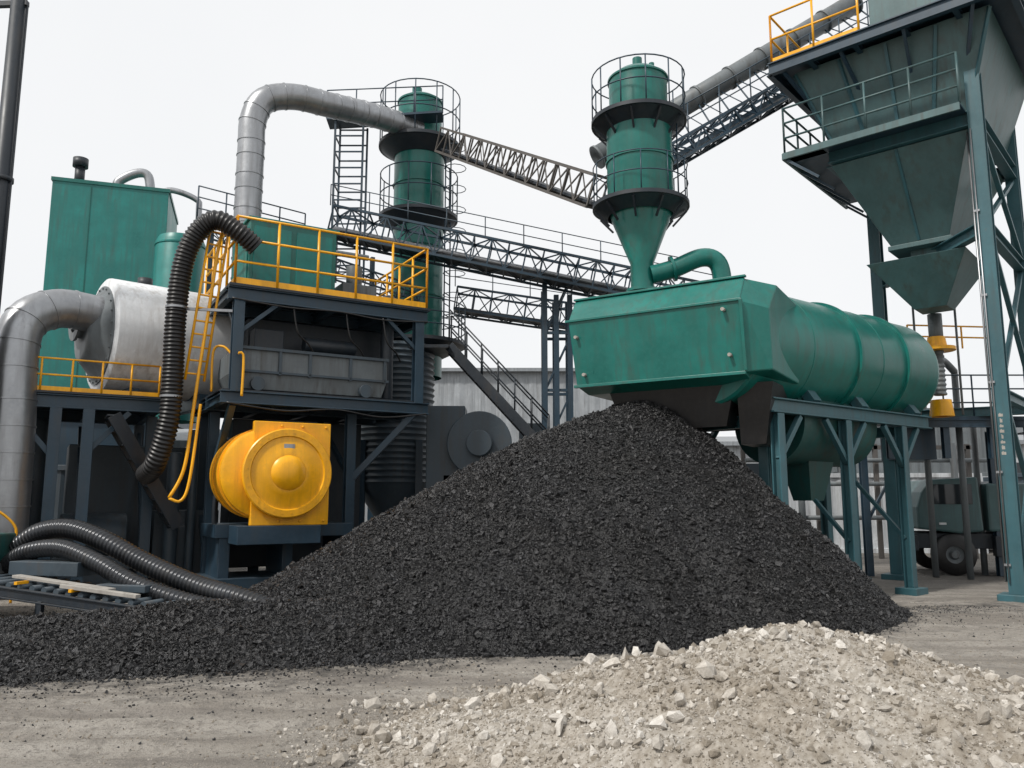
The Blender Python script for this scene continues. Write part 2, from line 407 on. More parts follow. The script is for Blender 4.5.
n=160000; px=rng.uniform(-8,8,n); py=rng.uniform(5.2,13.5,n); r_=coal_raw(px,py); h=coal_h(px,py); k=(h<0.0)&(rng.random(n)<np.exp(np.clip(r_-.02,-9,0)/.16)*.9+.010); px,py=px[k],py[k]
sz=.004+.015*rng.power(.33,len(px))
v,f,cv=chunks(np.stack([px,py,GZ(px,py)+sz*.2],1),sz,OCT_V,OCT_F,rng.random(len(px))*.5)
np_mesh('coal_crumbs',v,f,COAL,cv,parent=cp)

# ------------------------------------------------------------------ gravel pile
gk=(2.05,6.15)
def grav_h(x,y):
    dx=x-gk[0]; dy=y-gk[1]; a=np.mod(np.arctan2(dy,dx),2*np.pi)
    R=np.interp(a,np.radians([0,45,90,135,180,225,270,315,360]),[2.9,2.1,1.7,2.1,2.95,2.9,2.4,2.9,2.9])*(1+.22*fbm(x,y,.8,2,77))
    rho=np.hypot(dx,dy)/R
    h=.86*(1.04-np.sqrt(rho*rho+.010)); h=np.where(h<.09,.09*np.exp(np.clip((h-.09)/.09,-30,0)),h)-.03
    return h+np.clip(h*3,0,1)*(.24*fbm(x,y,1.5,4,51)+.10*fbm(x,y,7,3,61))
cx=np.linspace(-2.5,7,380); cy=np.linspace(2.6,10,300); X,Y=np.meshgrid(cx,cy); H=grav_h(X,Y); Z=H+GZ(X,Y)
idx=np.arange(X.size).reshape(X.shape); F4=np.stack([idx[:-1,:-1],idx[:-1,1:],idx[1:,1:],idx[1:,:-1]],-1).reshape(-1,4)
F4=F4[H.ravel()[F4].max(1)>-.01]
gp=root('gravel_pile')
np_mesh('pile_body',np.stack([X.ravel(),Y.ravel(),Z.ravel()],1),F4,GRAVEL,rng.uniform(.0,.5,X.size),parent=gp,smooth=True)
def grav_sc(n,lo,hi,pw,BV,BF,name,c0,c1,sink=.2,cpow=1):
    px=rng.uniform(-1.8,6,n); py=rng.uniform(3.2,8.8,n); h=grav_h(px,py); k=h>-.028*rng.random(n)**.5; px,py,h=px[k],py[k],h[k]
    sz=lo+(hi-lo)*rng.power(pw,len(px))
    v,f,cv=chunks(np.stack([px,py,np.maximum(h,0)+GZ(px,py)+sz*sink],1),sz,BV,BF,c0+(c1-c0)*rng.random(len(px))**cpow)
    np_mesh(name,v,f,GRAVEL,cv,parent=gp)
grav_sc(130000,.003,.011,.5,OCT_V,OCT_F,'fine_gravel',-.4,.95)
grav_sc(13000,.008,.028,.35,CUB_V,CUB_F,'stones',-.5,1.1)
grav_sc(1700,.022,.05,.4,ICO_V,ICO_F,'large_stones',-.1,1.1,.35)
grav_sc(120,.05,.085,.5,ICO_V,ICO_F,'boulders',.4,1.1,.45)

# ------------------------------------------------------------------ drum dryer + feed hopper
dr=root('rotary_drum_dryer',(3.7,13.4,0)); D=frame((3.7,13.4,0),36.87); ZC=4.30; R=1.05; LD=5.35
s=P('drum_shell',GREEN,dr,D)
s.revolve((0,0,ZC),(1,0,0),[(-.55,.2),(-.55,R-.04),(-.51,R),(LD-.22,R),(LD-.1,R-.03),(LD+.0,R-.12),(LD+.07,R-.3),(LD+.11,R-.6),(LD+.12,0)],72)
s.done()
s=P('drum_bands',GREEN,dr,D)
for x,wd,e in((2.28,.07,.05),(3.95,.07,.05)):
    s.revolve((x,0,ZC),(1,0,0),[(0,R-.02),(0,R+e),(wd,R+e),(wd,R-.02)],72)
for x in (.9,3.1,): s.revolve((x,0,ZC),(1,0,0),[(0,R-.01),(.003,R+.006),(.025,R+.006),(.028,R-.01)],72)
s.done()
s=P('support_frame',TEALS,dr,D,bev=.006)
for y in(-.82,.82):
    s.ib((-.1,y,3.22),(LD-.3,y,3.22),.16,.24)
    for x in(0.08,2.05,3.95,4.95):
        if y<0 and x==4.95: continue
        s.ib((x,y,.12),(x,y,3.09),.17,.17); s.box(x-.22,x+.22,y-.2,y+.2,-.02,.12)
        s.beam((x,y,2.35),(x+.62 if x<4.5 else x-.62,y,3.08),.09); 
        if x>.5: s.beam((x,y,2.35),(x-.62,y,3.08),.09)
for x in(.08,2.05,3.95):
    s.ib((x,-.72,3.0),(x,.72,3.0),.14,.2); s.beam((x,-.78,1.0),(x,.78,2.8),.07)
for x in(1.2,2.7,4.6):
    for y in(-.8,.8): s.beam((x,y,3.34),(x,y*.72,3.66),.22,.16)
s.done()
s=P('discharge_trough',GREEND,dr,D)
s.revolve((1.0,0,3.05),(1,0,0),[(0,0),(0,.72),(2.3,.72),(2.3,0)],40); s.box(1.0,3.3,-.72,.72,3.05,3.3); s.frus((1.7,2.5,-.3,.3),2.42,(1.9,2.3,-.18,.18),1.7); s.done()

fh=root('feed_hopper',(3.65,12.3,0)); B=frame((3.65,12.3,0),148)
prof=[(-1.7,4.95),(-.12,5.24),(.22,4.80),(.06,3.66),(-.35,3.56),(-1.7,3.56)]
def prism(s,prof,x0,x1,sh0=0,sh1=0):
    k=len(prof)
    vs=[(x0+sh0*(z-3.5),y,z) for y,z in prof]+[(x1+sh1*(z-3.5),y,z) for y,z in prof]
    fs=[(i,(i+1)%k,k+(i+1)%k,k+i) for i in range(k)]+[tuple(range(k-1,-1,-1)),tuple(range(k,2*k))]
    s.add(vs,fs)
s=P('hopper_body',GREEN,fh,B,bev=.02); prism(s,prof,0,2.92,0,.07); s.done()
s=P('hopper_throat',GREEN,fh,B,bev=.02)
s.add([(0,-.14,5.22),(0,.20,4.78),(0,.05,3.68),(0,-1.3,3.58),(0,-1.4,5.0), (-.42,-.45,5.12),(-.36,-.12,4.68),(-.36,-.2,3.72),(-.5,-1.3,3.62),(-.5,-1.4,5.0)],
 [(0,1,6,5),(1,2,7,6),(2,3,8,7),(4,0,5,9),(5,6,7,8,9)])
s.done()
s=P('hopper_flanges',GREEN,fh,B,bev=.005)
s.beam((-.02,.09,3.66),(2.96,.09,3.66),.07,.05); s.beam((-.03,.235,4.80),(3.06,.235,4.80),.03,.04); s.beam((-.02,-.12,5.255),(3.05,-.12,5.255),.09,.035)
s.beam((-.02,.245,4.8),(-.02,.09,3.7),.05,.05)
s.done()
s=P('lifting_lugs',CONC,fh,B)
for x,y,z in((.2,.15,3.95),(2.85,.22,4.5),(2.75,.12,3.85),(.25,.26,4.66)):
    s.cyl((x,y-.06,z),(x,y+.05,z),.03,n=10)
s.done()
s=P('chute_and_shade_block',BLACK,fh,B); s.frus((.3,2.5,-1.5,-.35),3.57,(.5,2.3,-1.4,-.5),2.9,caps=False)
s.frus((-.30,.28,-1.45,-.4),3.57,(-.1,.3,-1.35,-.6),2.6,caps=True)  # black block painting in the shadow under the hopper's near end
s.done()
s=P('hopper_supports',TEALS,fh,B,bev=.006)
for x in(.2,2.75): s.ib((x,-1.6,.0),(x,-1.6,3.56),.16)
s.ib((.1,-1.6,3.46),(2.85,-1.6,3.46),.14,.18); s.done()

# ------------------------------------------------------------------ cyclone separator above hopper
cyx,cyy=2.36,14.05
cy_=root('cyclone_separator',(cyx,cyy,0)); c0=V((cyx,cyy,0))
s=P('body',GREEN,cy_)
s.revolve(c0,(0,0,1),[(5.1,.20),(5.1,.21),(5.42,.21),(5.42,.29),(5.47,.29),(5.47,.21),(5.95,.21),(6.95,.60),(8.65,.60),(8.65,.54),(9.50,.54),(9.62,.42),(9.68,.15),(9.68,0)],48); s.done()
s=P('flanges',GREEN,cy_)
for z,r in((7.85,.60),(9.47,.54)): s.revolve(c0+V((0,0,z)),(0,0,1),[(0,r-.01),(0,r+.025),(.035,r+.025),(.035,r-.01)],48)
s.cyl(c0+V((0,0,9.66)),c0+V((0,0,9.95)),.09); s.cyl(c0+V((.25,-.1,9.6)),c0+V((.25,-.1,9.8)),.05); s.done()
s=P('ring_platforms',DARK,cy_)
for z in(8.62,6.98): 
    s.revolve(c0+V((0,0,z)),(0,0,1),[(0,.6),(0,.88),(.07,.88),(.07,.55)],40)
    s.revolve(c0+V((0,0,z-.16)),(0,0,1),[(0,.6),(.16,.84),(.17,.6)],40)
s.done()
s=P('railings',STEEL,cy_); s.crail(c0+V((0,0,8.69)),.86,.85,.013,12,1); s.crail(c0+V((0,0,7.05)),.86,.72,.011,11,1)
s.ladder(c0+V((.68,-.1,7.0)),c0+V((.68,-.1,8.7)),.3,(.2,1,0),.012,.22); s.done()
s=P('brackets',DARK,cy_)
for i in range(10):
    g_=2*math.pi*i/10; u=V((math.cos(g_),math.sin(g_),0))
    for z in(8.62,6.98): s.beam(c0+u*.58+V((0,0,z-.32)),c0+u*.84+V((0,0,z-.03)),.035)
s.done()
s=P('elbow_pipe',GREEN,cy_)
s.tube([c0+V((.15,-.1,5.72)),c0+V((.55,-.15,5.82)),c0+V((1.0,-.2,6.0)),c0+V((1.27,-.2,5.96)),c0+V((1.38,-.2,5.7)),c0+V((1.38,-.2,5.15))],.165,24,step=.05)
s.revolve(c0+V((1.38,-.2,5.36)),(0,0,1),[(0,.16),(0,.24),(.05,.24),(.05,.16)]); s.done()
s=P('pipe_flange',GREEN,cy_); s.revolve(c0+V((.5,-.15,5.81)),(1,-.1,.25),[(0,.16),(0,.23),(.05,.23),(.05,.16)]); s.done()

# ------------------------------------------------------------------ filter tower (far silo)
sx,sy=-2.62,21.5
ft=root('filter_silo',(sx,sy,0)); c0=V((sx,sy,0))
s=P('body',GREEN,ft); s.revolve(c0,(0,0,1),[(5.0,.70),(11.5,.70),(11.5,.62),(12.95,.62),(13.05,.5),(13.1,0)],48); s.done()
s=P('flanges',GREEN,ft)
for z,r in((7.2,.7),(8.6,.7),(10.4,.7),(12.9,.62)): s.revolve(c0+V((0,0,z)),(0,0,1),[(0,r-.01),(0,r+.03),(.05,r+.03),(.05,r-.01)],40)
s.cyl(c0+V((-.1,0,13.05)),c0+V((-.1,0,13.4)),.14); s.done()
s=P('ring_platforms',DARK,ft)
for z,r in((11.55,1.15),(9.45,1.1),(5.85,1.35)):
    s.revolve(c0+V((0,0,z)),(0,0,1),[(-.02,.7),(0,r),(.09,r),(.09,.6)],40); s.revolve(c0+V((0,0,z-.3)),(0,0,1),[(0,.72),(.3,r-.05),(.3,.7)],40)
s.done()
s=P('railings',STEEL,ft)
s.crail(c0+V((0,0,11.64)),1.13,1.45,.017,12,1); s.crail(c0+V((0,0,9.54)),1.08,1.2,.017,11,1); s.crail(c0+V((0,0,5.94)),1.33,1.0,.017,14,2)
s.ladder(c0+V((.85,-.35,5.9)),c0+V((.85,-.35,11.6)),.4,(.3,1,0),.02,.3)
for z in np.arange(6.6,11.4,.6): s.ring(c0+V((1.05,-.45,z)),.3,.012,12,5)
s.done()
lb=root('corrugated_bin',(-3.02,20.7,0)); c1=V((-3.02,20.7,0))
s=P('body',GREYD,lb)
pr=[(2.0,.95)]
z=2.1
while z<5.6: pr+=[(z,.95),(z+.06,1.0),(z+.12,.95)]; z+=.15
pr+=[(5.7,.9),(5.72,.6)]
s.revolve(c1,(0,0,1),[(.9,.25)]+pr,44); s.done()
s=P('legs',STEEL,lb)
for a in(45,135,225,315):
    u=V((math.cos(math.radians(a)),math.sin(math.radians(a)),0))*1.0; s.ib(c1+u,c1+u+V((0,0,3.2)),.16)
s.done()

# ------------------------------------------------------------------ conveyors / trusses
def gallery(name,p0,p1,w,h,n,t,mat,belt=True,rail=True):
    r=root(name,p0); s=P('lattice',mat,r); s.truss(p0,p1,w,h,n,t); s.done()
    a=V(p0);b=V(p1)
    if belt:
        s=P('walkway_deck',DARK,r); s.beam(a-V((0,0,h/2-.06)),b-V((0,0,h/2-.06)),w*.8,.05); s.done()
    if rail:
        s=P('handrail',mat,r); off=V((0,-w/2,h/2)); s.rail([a+off,b+off],.55,.014,1.0,1); s.done()
    return r
gallery('conveyor_gallery',(-1.7,20.6,11.35),(1.85,15.2,7.72),.7,.62,15,.055,RUST,rail=False)
gallery('pipe_bridge',(-4.6,19.8,8.75),(5.2,20.2,6.75),.8,.72,22,.06,STEEL)
gallery('pipe_bridge',(-1.6,22.3,7.35),(5.8,22.6,6.3),.8,.65,15,.055,STEEL)
pr_=root('pipe_rack',(0,19.6,0)); s=P('pipes',GALV,pr_)
s.cyl((-4.6,19.75,8.62),(5.2,20.15,6.62),.07,n=12); s.cyl((-4.6,19.9,8.62),(5.2,20.3,6.62),.1,n=12); s.done()
s=P('pipe_clamps',DARK,pr_)
for i in range(12):
    t=i/11; p=V((-4.6,19.8,8.5)).lerp(V((5.2,20.2,6.5)),t); s.beam(p+V((0,-.35,0)),p+V((0,.35,0)),.06)
s.done()
ts=root('trestle_tower',(1.2,20.6,0)); s=P('frame',STEEL,ts)
for x in(.85,1.15,1.5):
    for y in(20.3,21.1): s.ib((x,y,0),(x,y,7.0 if x>1 else 7.3),.13)
for z in(1.5,3,4.5,6):
    for y in(20.3,21.1): s.beam((.85,y,z),(1.5,y,z),.07); s.beam((.85,y,z),(1.5,y,z+1.4),.045)
s.done()
ic=root('inclined_belt_conveyor',(3.5,18,9)); 
p0=V((2.0,18,9.75)); p1=V((8.6,18.6,14.1)); q0=V((3.2,17.2,9.1)); q1=V((9.3,18.2,13.1))
s=P('cover_tube',GREY,ic); s.cyl(p0,p1,.26); 
for i in range(9): 
    p=p0.lerp(p1,i/8); d=(p1-p0).normalized(); s.cyl(p,p+d*.06,.29)
s.done()
s=P('belt_frame',STEEL,ic); s.truss(q0+V((0,0,.05)),q1,.7,.4,16,.06); s.beam(q0-V((0,0,.05)),q1-V((0,0,.05)),.6,.1)
for i in range(13):
    a=p0.lerp(p1,.16+.84*i/12); c=q0.lerp(q1,i/12); s.cyl(a,c,.02,n=6)
    if i<12: s.cyl(a,q0.lerp(q1,(i+1)/12),.014,n=6)
s.rail([q0+V((0,-.35,.2)),q1+V((0,-.35,.2))],.8,.016,.9,1); s.done()

# ------------------------------------------------------------------ loading hopper tower (right)
T=frame((6.69,16.02,0),-41.4); lt=root('loading_hopper_tower',(6.69,16.02,0))
s=P('columns',TEALS,lt,T,bev=.006)
for x,y in((2.75,0),(2.75,3.4),(0,2.8)):
    s.ib((x,y,.1),(x,y,10.9 if x>1 else 9.0),.25,.25,.03,0); s.box(x-.28,x+.28,y-.28,y+.28,-.02,.1)
s.ib((0,0,8.85),(2.63,0,8.85),.2,.3); s.ib((0,.11,8.85),(0,3.4,8.85),.2,.3); s.ib((2.75,.12,8.8),(2.75,3.28,8.8),.2,.3); s.ib((.1,3.4,8.85),(2.63,3.4,8.85),.2,.3)
s.ib((0.12,2.8,6.7),(2.63,0.1,6.7),.18,.24); s.ib((2.75,.12,6.7),(2.75,3.28,6.7),.18,.24)
s.ib((2.75,.12,3.6),(2.75,3.28,3.6),.16,.2); s.ib((0.12,2.8,3.6),(2.65,3.3,3.6),.16,.2)
for z0,z1 in((.3,3.5),(3.7,6.55),(6.85,8.6)):
    s.beam((2.75,.1,z0),(2.75,3.3,z1),.09,.07); s.beam((2.79,3.3,z0),(2.79,.1,z1),.09,.07)
s.done()
s=P('upper_bin',TEALG,lt,T,bev=.01)
s.frus((.12,2.63,.12,3.2),9.02,(-.45,3.2,-.45,3.5),10.75); s.done()
s=P('lower_bin',TEALG,lt,T,bev=.01)
s.frus((0.02,2.6,.02,3.35),8.68,(.85,1.95,.9,2.0),6.95); s.box(.8,2.0,.85,2.05,6.85,6.95)
s.frus((.45,2.3,.5,2.4),6.55,(1.15,1.75,1.15,1.75),5.6); s.box(1.15,1.65,1.15,1.65,6.5,6.9); s.done()
s=P('bin_stiffeners',TEALS,lt,T)
for i in range(5):
    t=i/4
    s.beam((.12+2.51*t,.10,9.04),(-.45+3.65*t,-.47,10.7),.06,.05)
    s.beam((.10,.12+3.08*t,9.04),(-.47,-.45+3.95*t,10.7),.06,.05)
for t in(.5,):
    s.beam((.02+2.58*t,0,8.66),(.85+1.1*t,.88,6.98),.05,.05); s.beam((0,.02+3.33*t,8.66),(.83,.9+1.1*t,6.98),.05,.05)
s.done()
s=P('platforms',STEEL,lt,T)
s.box(-.85,3.6,-.85,4.2,10.9,10.95); 
for a,b_ in(((-.85,-.85),(3.6,-.85)),((-.85,-.85),(-.85,4.2)),((3.6,-.85),(3.6,4.2))): s.ib((*a,10.8),(*b_,10.8),.12,.26)
for x in(0,.9,1.8,2.7): s.ib((x,-.8,10.76),(x,4.1,10.76),.1,.16)
for x in(-.6,.6,1.8,3.0): s.beam((x,-.8,10.75),(x*.8+.3,-.1,9.95),.06)
s.box(-.75,-.02,-.55,3.3,8.97,9.0); s.box(-.75,2.6,-.55,-.02,8.97,9.0)
for i in range(5): s.beam((-.7,-.5+.9*i,8.85),(-.05,-.5+.9*i,8.3),.05)
s.rail([(-.8,2.0,10.95),(-.8,4.1,10.95)],1.1,.022,.8,2); s.done()
s=P('walkway_railing',TEALG,lt,T)
s.beam((-.76,-.56,8.92),(2.6,-.56,8.92),.05,.14); s.beam((-.76,-.56,8.92),(-.76,3.3,8.92),.05,.14)
s.rail([(2.6,-.53,9.0),(-.73,-.53,9.0),(-.73,3.3,9.0)],1.0,.024,.8,2); s.done()
s=P('yellow_railing',YEL,lt,T); s.rail([(1.0,-.8,10.95),(-.8,-.8,10.95),(-.8,2.0,10.95)],1.1,.025,.8,1,kick=.1)
s.done()
s=P('top_machine_house',TEALG,lt,T,bev=.01); s.box(.9,3.3,.3,3.5,10.96,12.6); s.done()
s=P('feed_chute',TEALS,lt,T,bev=.01); s.frus((-.5,.5,.9,1.9),10.96,(-.3,.3,1.1,1.7),12.2); s.done()
s=P('column_cable_tray',GALV,lt,T); s.cyl((2.58,-.0,.3),(2.58,-.0,8.6),.02,n=8); s.cyl((2.66,-.16,.3),(2.66,-.16,8.6),.015,n=8)
for z in np.arange(.6,8.6,1.6): s.beam((2.60,-.15,z),(2.70,-.15,z),.03,.04)
s.done()
s=P('stencil_marks',CONC,lt,T)
zz=2.5
for i,(w_,h_) in enumerate(((.07,.05),(.05,.06),(.07,.04),(.03,.06),(.07,.05),(.06,.04),(.04,.06),(.07,.05))):
    s.box(2.74-w_/2,2.74+w_/2,-.128,-.126,zz,zz+h_); s.box(2.72,2.74,-.1285,-.1282,zz+h_,zz+h_+.015); zz+=h_+.045
s.done()

# bagging unit below
bu=root('bulk_loading_spout',(9.2,17.2,0)); s=P('spout_pipe',GREY,bu)
bx,by=9.05,16.75
s.cyl((bx,by,5.65),(bx,by,4.95),.14); s.tube([(bx,by,4.95),(bx,by,3.9)],.12,20,corr=.1,pitch=.1,step=.02)
for dx,dy in((1.0,1.2),(1.4,.4),(.5,1.7),(1.9,2.2)): s.cyl((bx+dx,by+dy,0),(bx+dx,by+dy,5.6-dx),.07)
s.tube([(bx+1.0,by+1.2,4.6),(bx+.6,by+.9,4.8),(bx,by+.2,4.7)],.08,12,step=.05)
for dx in(-.4,.5): s.cyl((bx+dx,by+.1,3.5),(bx+dx,by+.1,5.9),.025,n=8)
s.done()
s=P('yellow_collar',YEL,bu); s.revolve((bx,by,4.85),(0,0,1),[(0,.1),(0,.36),(.07,.36),(.1,.2),(.3,.17),(.3,.1)]); s.revolve((bx,by,3.45),(0,0,1),[(0,.1),(0,.24),(.35,.2),(.35,.1)])
s.rail([(bx-.3,by+.6,5.05),(bx+1.6,by+.8,5.05)],.5,.02,.6,1); s.done()
s=P('platform',STEEL,bu); s.box(bx-1.0,bx+2.2,by+.4,by+2,3.42,3.5); s.ib((bx-1.0,by+.4,3.35),(bx+2.2,by+.4,3.35),.1,.18)
for x in(-.9,.3,1.3,2.1): s.ib((bx+x,by+.5,2.6),(bx+x,by+.5,3.3),.13)
for x in(-.9,2.1): s.ib((bx+x,by+1.9,0),(bx+x,by+1.9,3.3),.15)
s.rail([(bx-1,by+.42,3.5),(bx+2.2,by+.42,3.5)],.9,.018,.6,2); s.beam((bx-.9,by+1.9,1.2),(bx+.3,by+1.9,3.2),.06)
s.box(bx-.6,bx+.3,by+.9,by+1.6,2.6,3.3)
s.done()

# ------------------------------------------------------------------ utility truck behind the tower
tk=root('utility_truck',(10.8,19.5,0)); K=frame((9.45,18.9,0),-12)
s=P('cab',TEALG,tk,K,bev=.05)
pts=[(0,1.05),(0,1.55),(.12,1.9),(.35,2.2),(1.35,2.25),(1.4,1.0),(.9,.95)]
k=len(pts); vs=[(x,0,z) for x,z in pts]+[(x,2.0,z) for x,z in pts]
s.add(vs,[(i,(i+1)%k,k+(i+1)%k,k+i)[::-1] for i in range(k)]+[tuple(range(k)),tuple(range(2*k-1,k-1,-1))])
s.box(1.5,4.6,.0,2.0,1.0,2.1); s.done()
s=P('windows',GLASS,tk,K); s.box(.38,1.2,-.012,.0,1.62,2.08); s.add([(.09,.15,1.7),(.33,.2,2.12),(.33,1.8,2.12),(.09,1.85,1.7)],[(0,1,2,3)]); s.done()
s=P('chassis',DARK,tk,K,bev=.01); s.box(-.1,4.6,.2,1.8,.6,.95); s.box(-.15,.0,.05,1.95,.55,.9)
for x in(1.9,2.5,3.1,3.7,4.3): s.beam((x,-.03,1.0),(x,-.03,2.1),.06)
s.box(1.6,2.3,-.05,.2,.45,.9); s.done()
s=P('wheels',BLACK,tk,K)
for x in(.75,3.0,3.9):
    for y in(.0,1.75): s.revolve((x,y,.47),(0,1,0),[(0,.2),(0,.4),(.04,.47),(.24,.47),(.28,.4),(.28,.2)],28)
s.done()
s=P('wheel_hubs',GREY,tk,K)
for x in(.75,3.0,3.9): s.revolve((x,.03,.47),(0,-1,0),[(-.1,.22),(0,.2),(-.03,.12),(.04,.08),(.04,0)],20)
s.done()
s=P('lamps',WHITE,tk,K)
for y in(.15,1.7): s.box(-.17,-.15,y,y+.18,.68,.8)
s.box(.45,.6,-.04,-.01,1.15,1.2); s.done()

# ------------------------------------------------------------------ left process platform
L=frame((-5.3,15.0,0),30.9); pl=root('process_platform',(-5.3,15,0)); ZD=5.82; ZL=3.65
s=P('steel_frame',STEEL,pl,L,bev=.006)
for x,y in((0.06,.06),(3.84,.06),(0.06,3.0),(3.84,3.0)):
    s.ib((x,y,ZL+.1),(x,y,ZD-.28),.2,.2)
for x,y in((.06,3.0),(.06,1.9),(2.62,.76),(3.0,3.0),(1.3,3.2)): s.ib((x,y,-.02),(x,y,ZL-.12),.2,.2)
for y in(0.06,3.0,1.5):
    s.ib((-.15,y,ZD-.15),(4.05,y,ZD-.15),.16,.26); s.ib((-.2,y,ZL),(4.1,y,ZL),.16,.24)
for x in(-.12,.9,1.95,3.0,4.02):
    s.ib((x,.15,ZD-.17),(x,2.9,ZD-.17),.12,.2); s.ib((x,.15,ZL-.01),(x,2.9,ZL-.01),.12,.18)
s.beam((.06,.2,ZL-.1),(.06,1.9,2.1),.13); s.beam((3.8,.1,ZL-.1),(2.62,.76,2.1),.13); s.beam((2.62,.76,2.2),(2.62,2.9,ZL-.1),.1); s.beam((.06,3,1.6),(.06,1.9,.3),.1)
s.beam((.1,.06,ZD-.9),(.8,.06,ZD-.28),.08); s.beam((3.8,.06,ZD-.9),(3.1,.06,ZD-.28),.08); s.beam((.06,.1,ZD-.9),(.06,.9,ZD-.28),.08)
s.done()
s=P('deck_plate',DARK,pl,L); s.box(-.15,4.08,-.05,3.2,ZD-.02,ZD+.03); s.box(-.2,4.1,0.0,3.2,ZL+.12,ZL+.15); s.done()
s=P('yellow_railing',YEL,pl,L)
s.rail([(-.05,3.1,ZD+.03),(-.05,0,ZD+.03),(4.0,0,ZD+.03),(4.0,3.1,ZD+.03)],1.35,.028,.85,2,kick=.12)
s.ladder((-.62,.35,ZL+.3),(-.32,.3,ZD+1.2),.36,(1,.2,0),.026,.24)
s.tube([(-.95,.3,1.75),(-.72,.3,2.3),(-.62,.3,3.4),(-.55,.3,4.2),(-.42,.3,5.6),(-.3,.28,6.8),(-.1,.26,7.1),(.0,.1,7.05)],.032,10,step=.08)
s.tube([(-.3,.4,ZL+.12),(-.3,.4,ZL+.9),(-.15,.3,ZL+1.0),(.0,.2,ZL+.85)],.025,8,step=.05)
s.tube([(.15,-.15,ZL+.0),(.15,-.15,ZL+.75),(.05,-.15,ZL+.82)],.025,8,step=.05)
s.tube([(-.95,.3,1.75),(-.75,.25,1.7),(-.62,.25,2.1),(-.5,.28,3.5)],.028,10,step=.06)
s.done()
s=P('enclosure',GREEN,pl,L,bev=.02); s.box(.3,2.1,.5,2.1,ZD+.04,ZD+1.55); s.done()
s=P('enclosure_panels',GREEN2,pl,L,bev=.008)
for x in(.38,1.25): s.box(x,x+.76,.478,.505,ZD+.15,ZD+1.42)
s.box(.275,.305,.6,2.0,ZD+.2,ZD+1.4); s.box(.25,2.15,.45,2.15,ZD+1.552,ZD+1.60); s.done()
s=P('deck_equipment',GREY,pl,L,bev=.01); s.box(2.5,3.3,1.2,2.0,ZD+.04,ZD+.7); s.cyl((2.9,1.6,ZD+.7),(2.9,1.6,ZD+1.2),.18); s.cyl((3.55,1.0,ZD+.3),(3.55,2.2,ZD+.3),.2); 
s.cyl((2.2,2.6,ZD),(2.2,2.6,ZD+1.8),.07); s.cyl((2.2,2.6,ZD+1.8),(3.6,2.6,ZD+1.8),.07); s.done()
s=P('top_lattice',STEEL,pl,L); s.truss((-.1,3.1,ZD+2.1),(5.2,3.3,ZD+1.2),.5,.35,12,.04)
for x in(0,1.3,2.6,3.9): s.ib((x,3.1,ZD),(x,3.1,ZD+2),.1)
s.rail([(-.3,3.3,ZD+2.3),(2.2,3.3,ZD+2.1)],.8,.018,.7,2); s.done()
s=P('cable_runs',BLACK,pl,L)
for i,(x,y) in enumerate(((3.0,.0),(2.2,.02),(1.1,-.02))):
    s.tube([(x,y,ZD-.3),(x+.1,y,ZD-.8),(x+.35,y+.1,ZD-1.0),(x+.5,y+.2,ZL+1.0)],.018,8,step=.05)
s.tube([(-.1,-.08,ZD-.28),(1.0,-.08,ZD-.34),(2.0,-.08,ZD-.3),(3.0,-.08,ZD-.36),(4.0,-.08,ZD-.28)],.016,8,step=.1)
s.tube([(-.1,-.06,ZL-.12),(1.0,-.06,ZL-.22),(2.0,-.06,ZL-.14),(3.0,-.06,ZL-.24),(4.0,-.06,ZL-.12)],.018,8,step=.1)
s.done()
vs_=root('vibrating_screen',(-4,16.5,ZL)); s=P('housing',GREY,vs_,L,bev=.015)
s.frus((.25,3.1,.25,1.9),ZL+.2,(.1,3.2,.2,2.0),ZL+.55); s.box(.1,3.2,.2,2.0,ZL+.55,ZL+1.0); s.done()
s=P('ribs',GREYD,vs_,L,bev=.004)
for x in(.15,.9,1.5,2.35,3.1): s.box(x,x+.06,.15,.2,ZL+.5,ZL+1.02)
s.box(.08,3.22,.14,.2,ZL+.97,ZL+1.03); s.box(.08,3.22,.15,.2,ZL+.52,ZL+.57)
for x in(.5,2.7): s.revolve((x,.18,ZL+.3),(0,-1,0),[(0,.14),(.1,.14),(.1,0)],20)
s.done()
s=P('dark_ductwork',DARK,vs_,L,bev=.02); s.box(.5,3.5,1.2,2.9,ZL+1.1,ZD-.35); s.box(.5,3.4,2.2,3.05,.3,ZL-.2); s.cyl((3.3,.5,ZL+.2),(3.3,.5,ZD-.3),.14); 
s.box(.5,1.1,.6,1.0,ZL+1.05,ZL+1.5); s.cyl((1.5,.6,ZL+1.25),(2.6,.6,ZL+1.25),.16); s.done()

# yellow motor
mo=root('yellow_blower_motor',(-4.36,15.7,0)); nn=V((.50,-.866,0)); c=V((-4.26,15.45,2.22)); sd_=V((.866,.50,0))
c2=c-sd_*.10
s=P('housing',YEL,mo)
s.revolve(c2-sd_*.34,-nn,[(-.02,0),(-.02,.78),(.02,.84),(1.15,.84),(1.27,.78),(1.35,.5),(1.35,0)],56)
for t in(.18,.75): s.revolve(c2-sd_*.34-nn*t,-nn,[(0,.83),(0,.87),(.05,.87),(.05,.83)],56)
s.done()
s=P('front_plate',YEL,mo,bev=.02)
W0,W1,H=-.72,.76,.98
vs=[c+nn*t+sd_*x+V((0,0,y)) for t in(-.10,.04) for x,y in((W0,-H),(W1,-H),(W1,H),(W0,H))]
s.add(vs,[(3,2,1,0),(4,5,6,7),(0,1,5,4),(1,2,6,5),(2,3,7,6),(3,0,4,7)])
for x in(-.2,.2,.66):
    for z in(-.9,.9): p=c+nn*.04+sd_*x+V((0,0,z)); s.cyl(p,p+nn*.035,.028,n=6)
s.done()
s=P('cover_disc',YEL,mo)
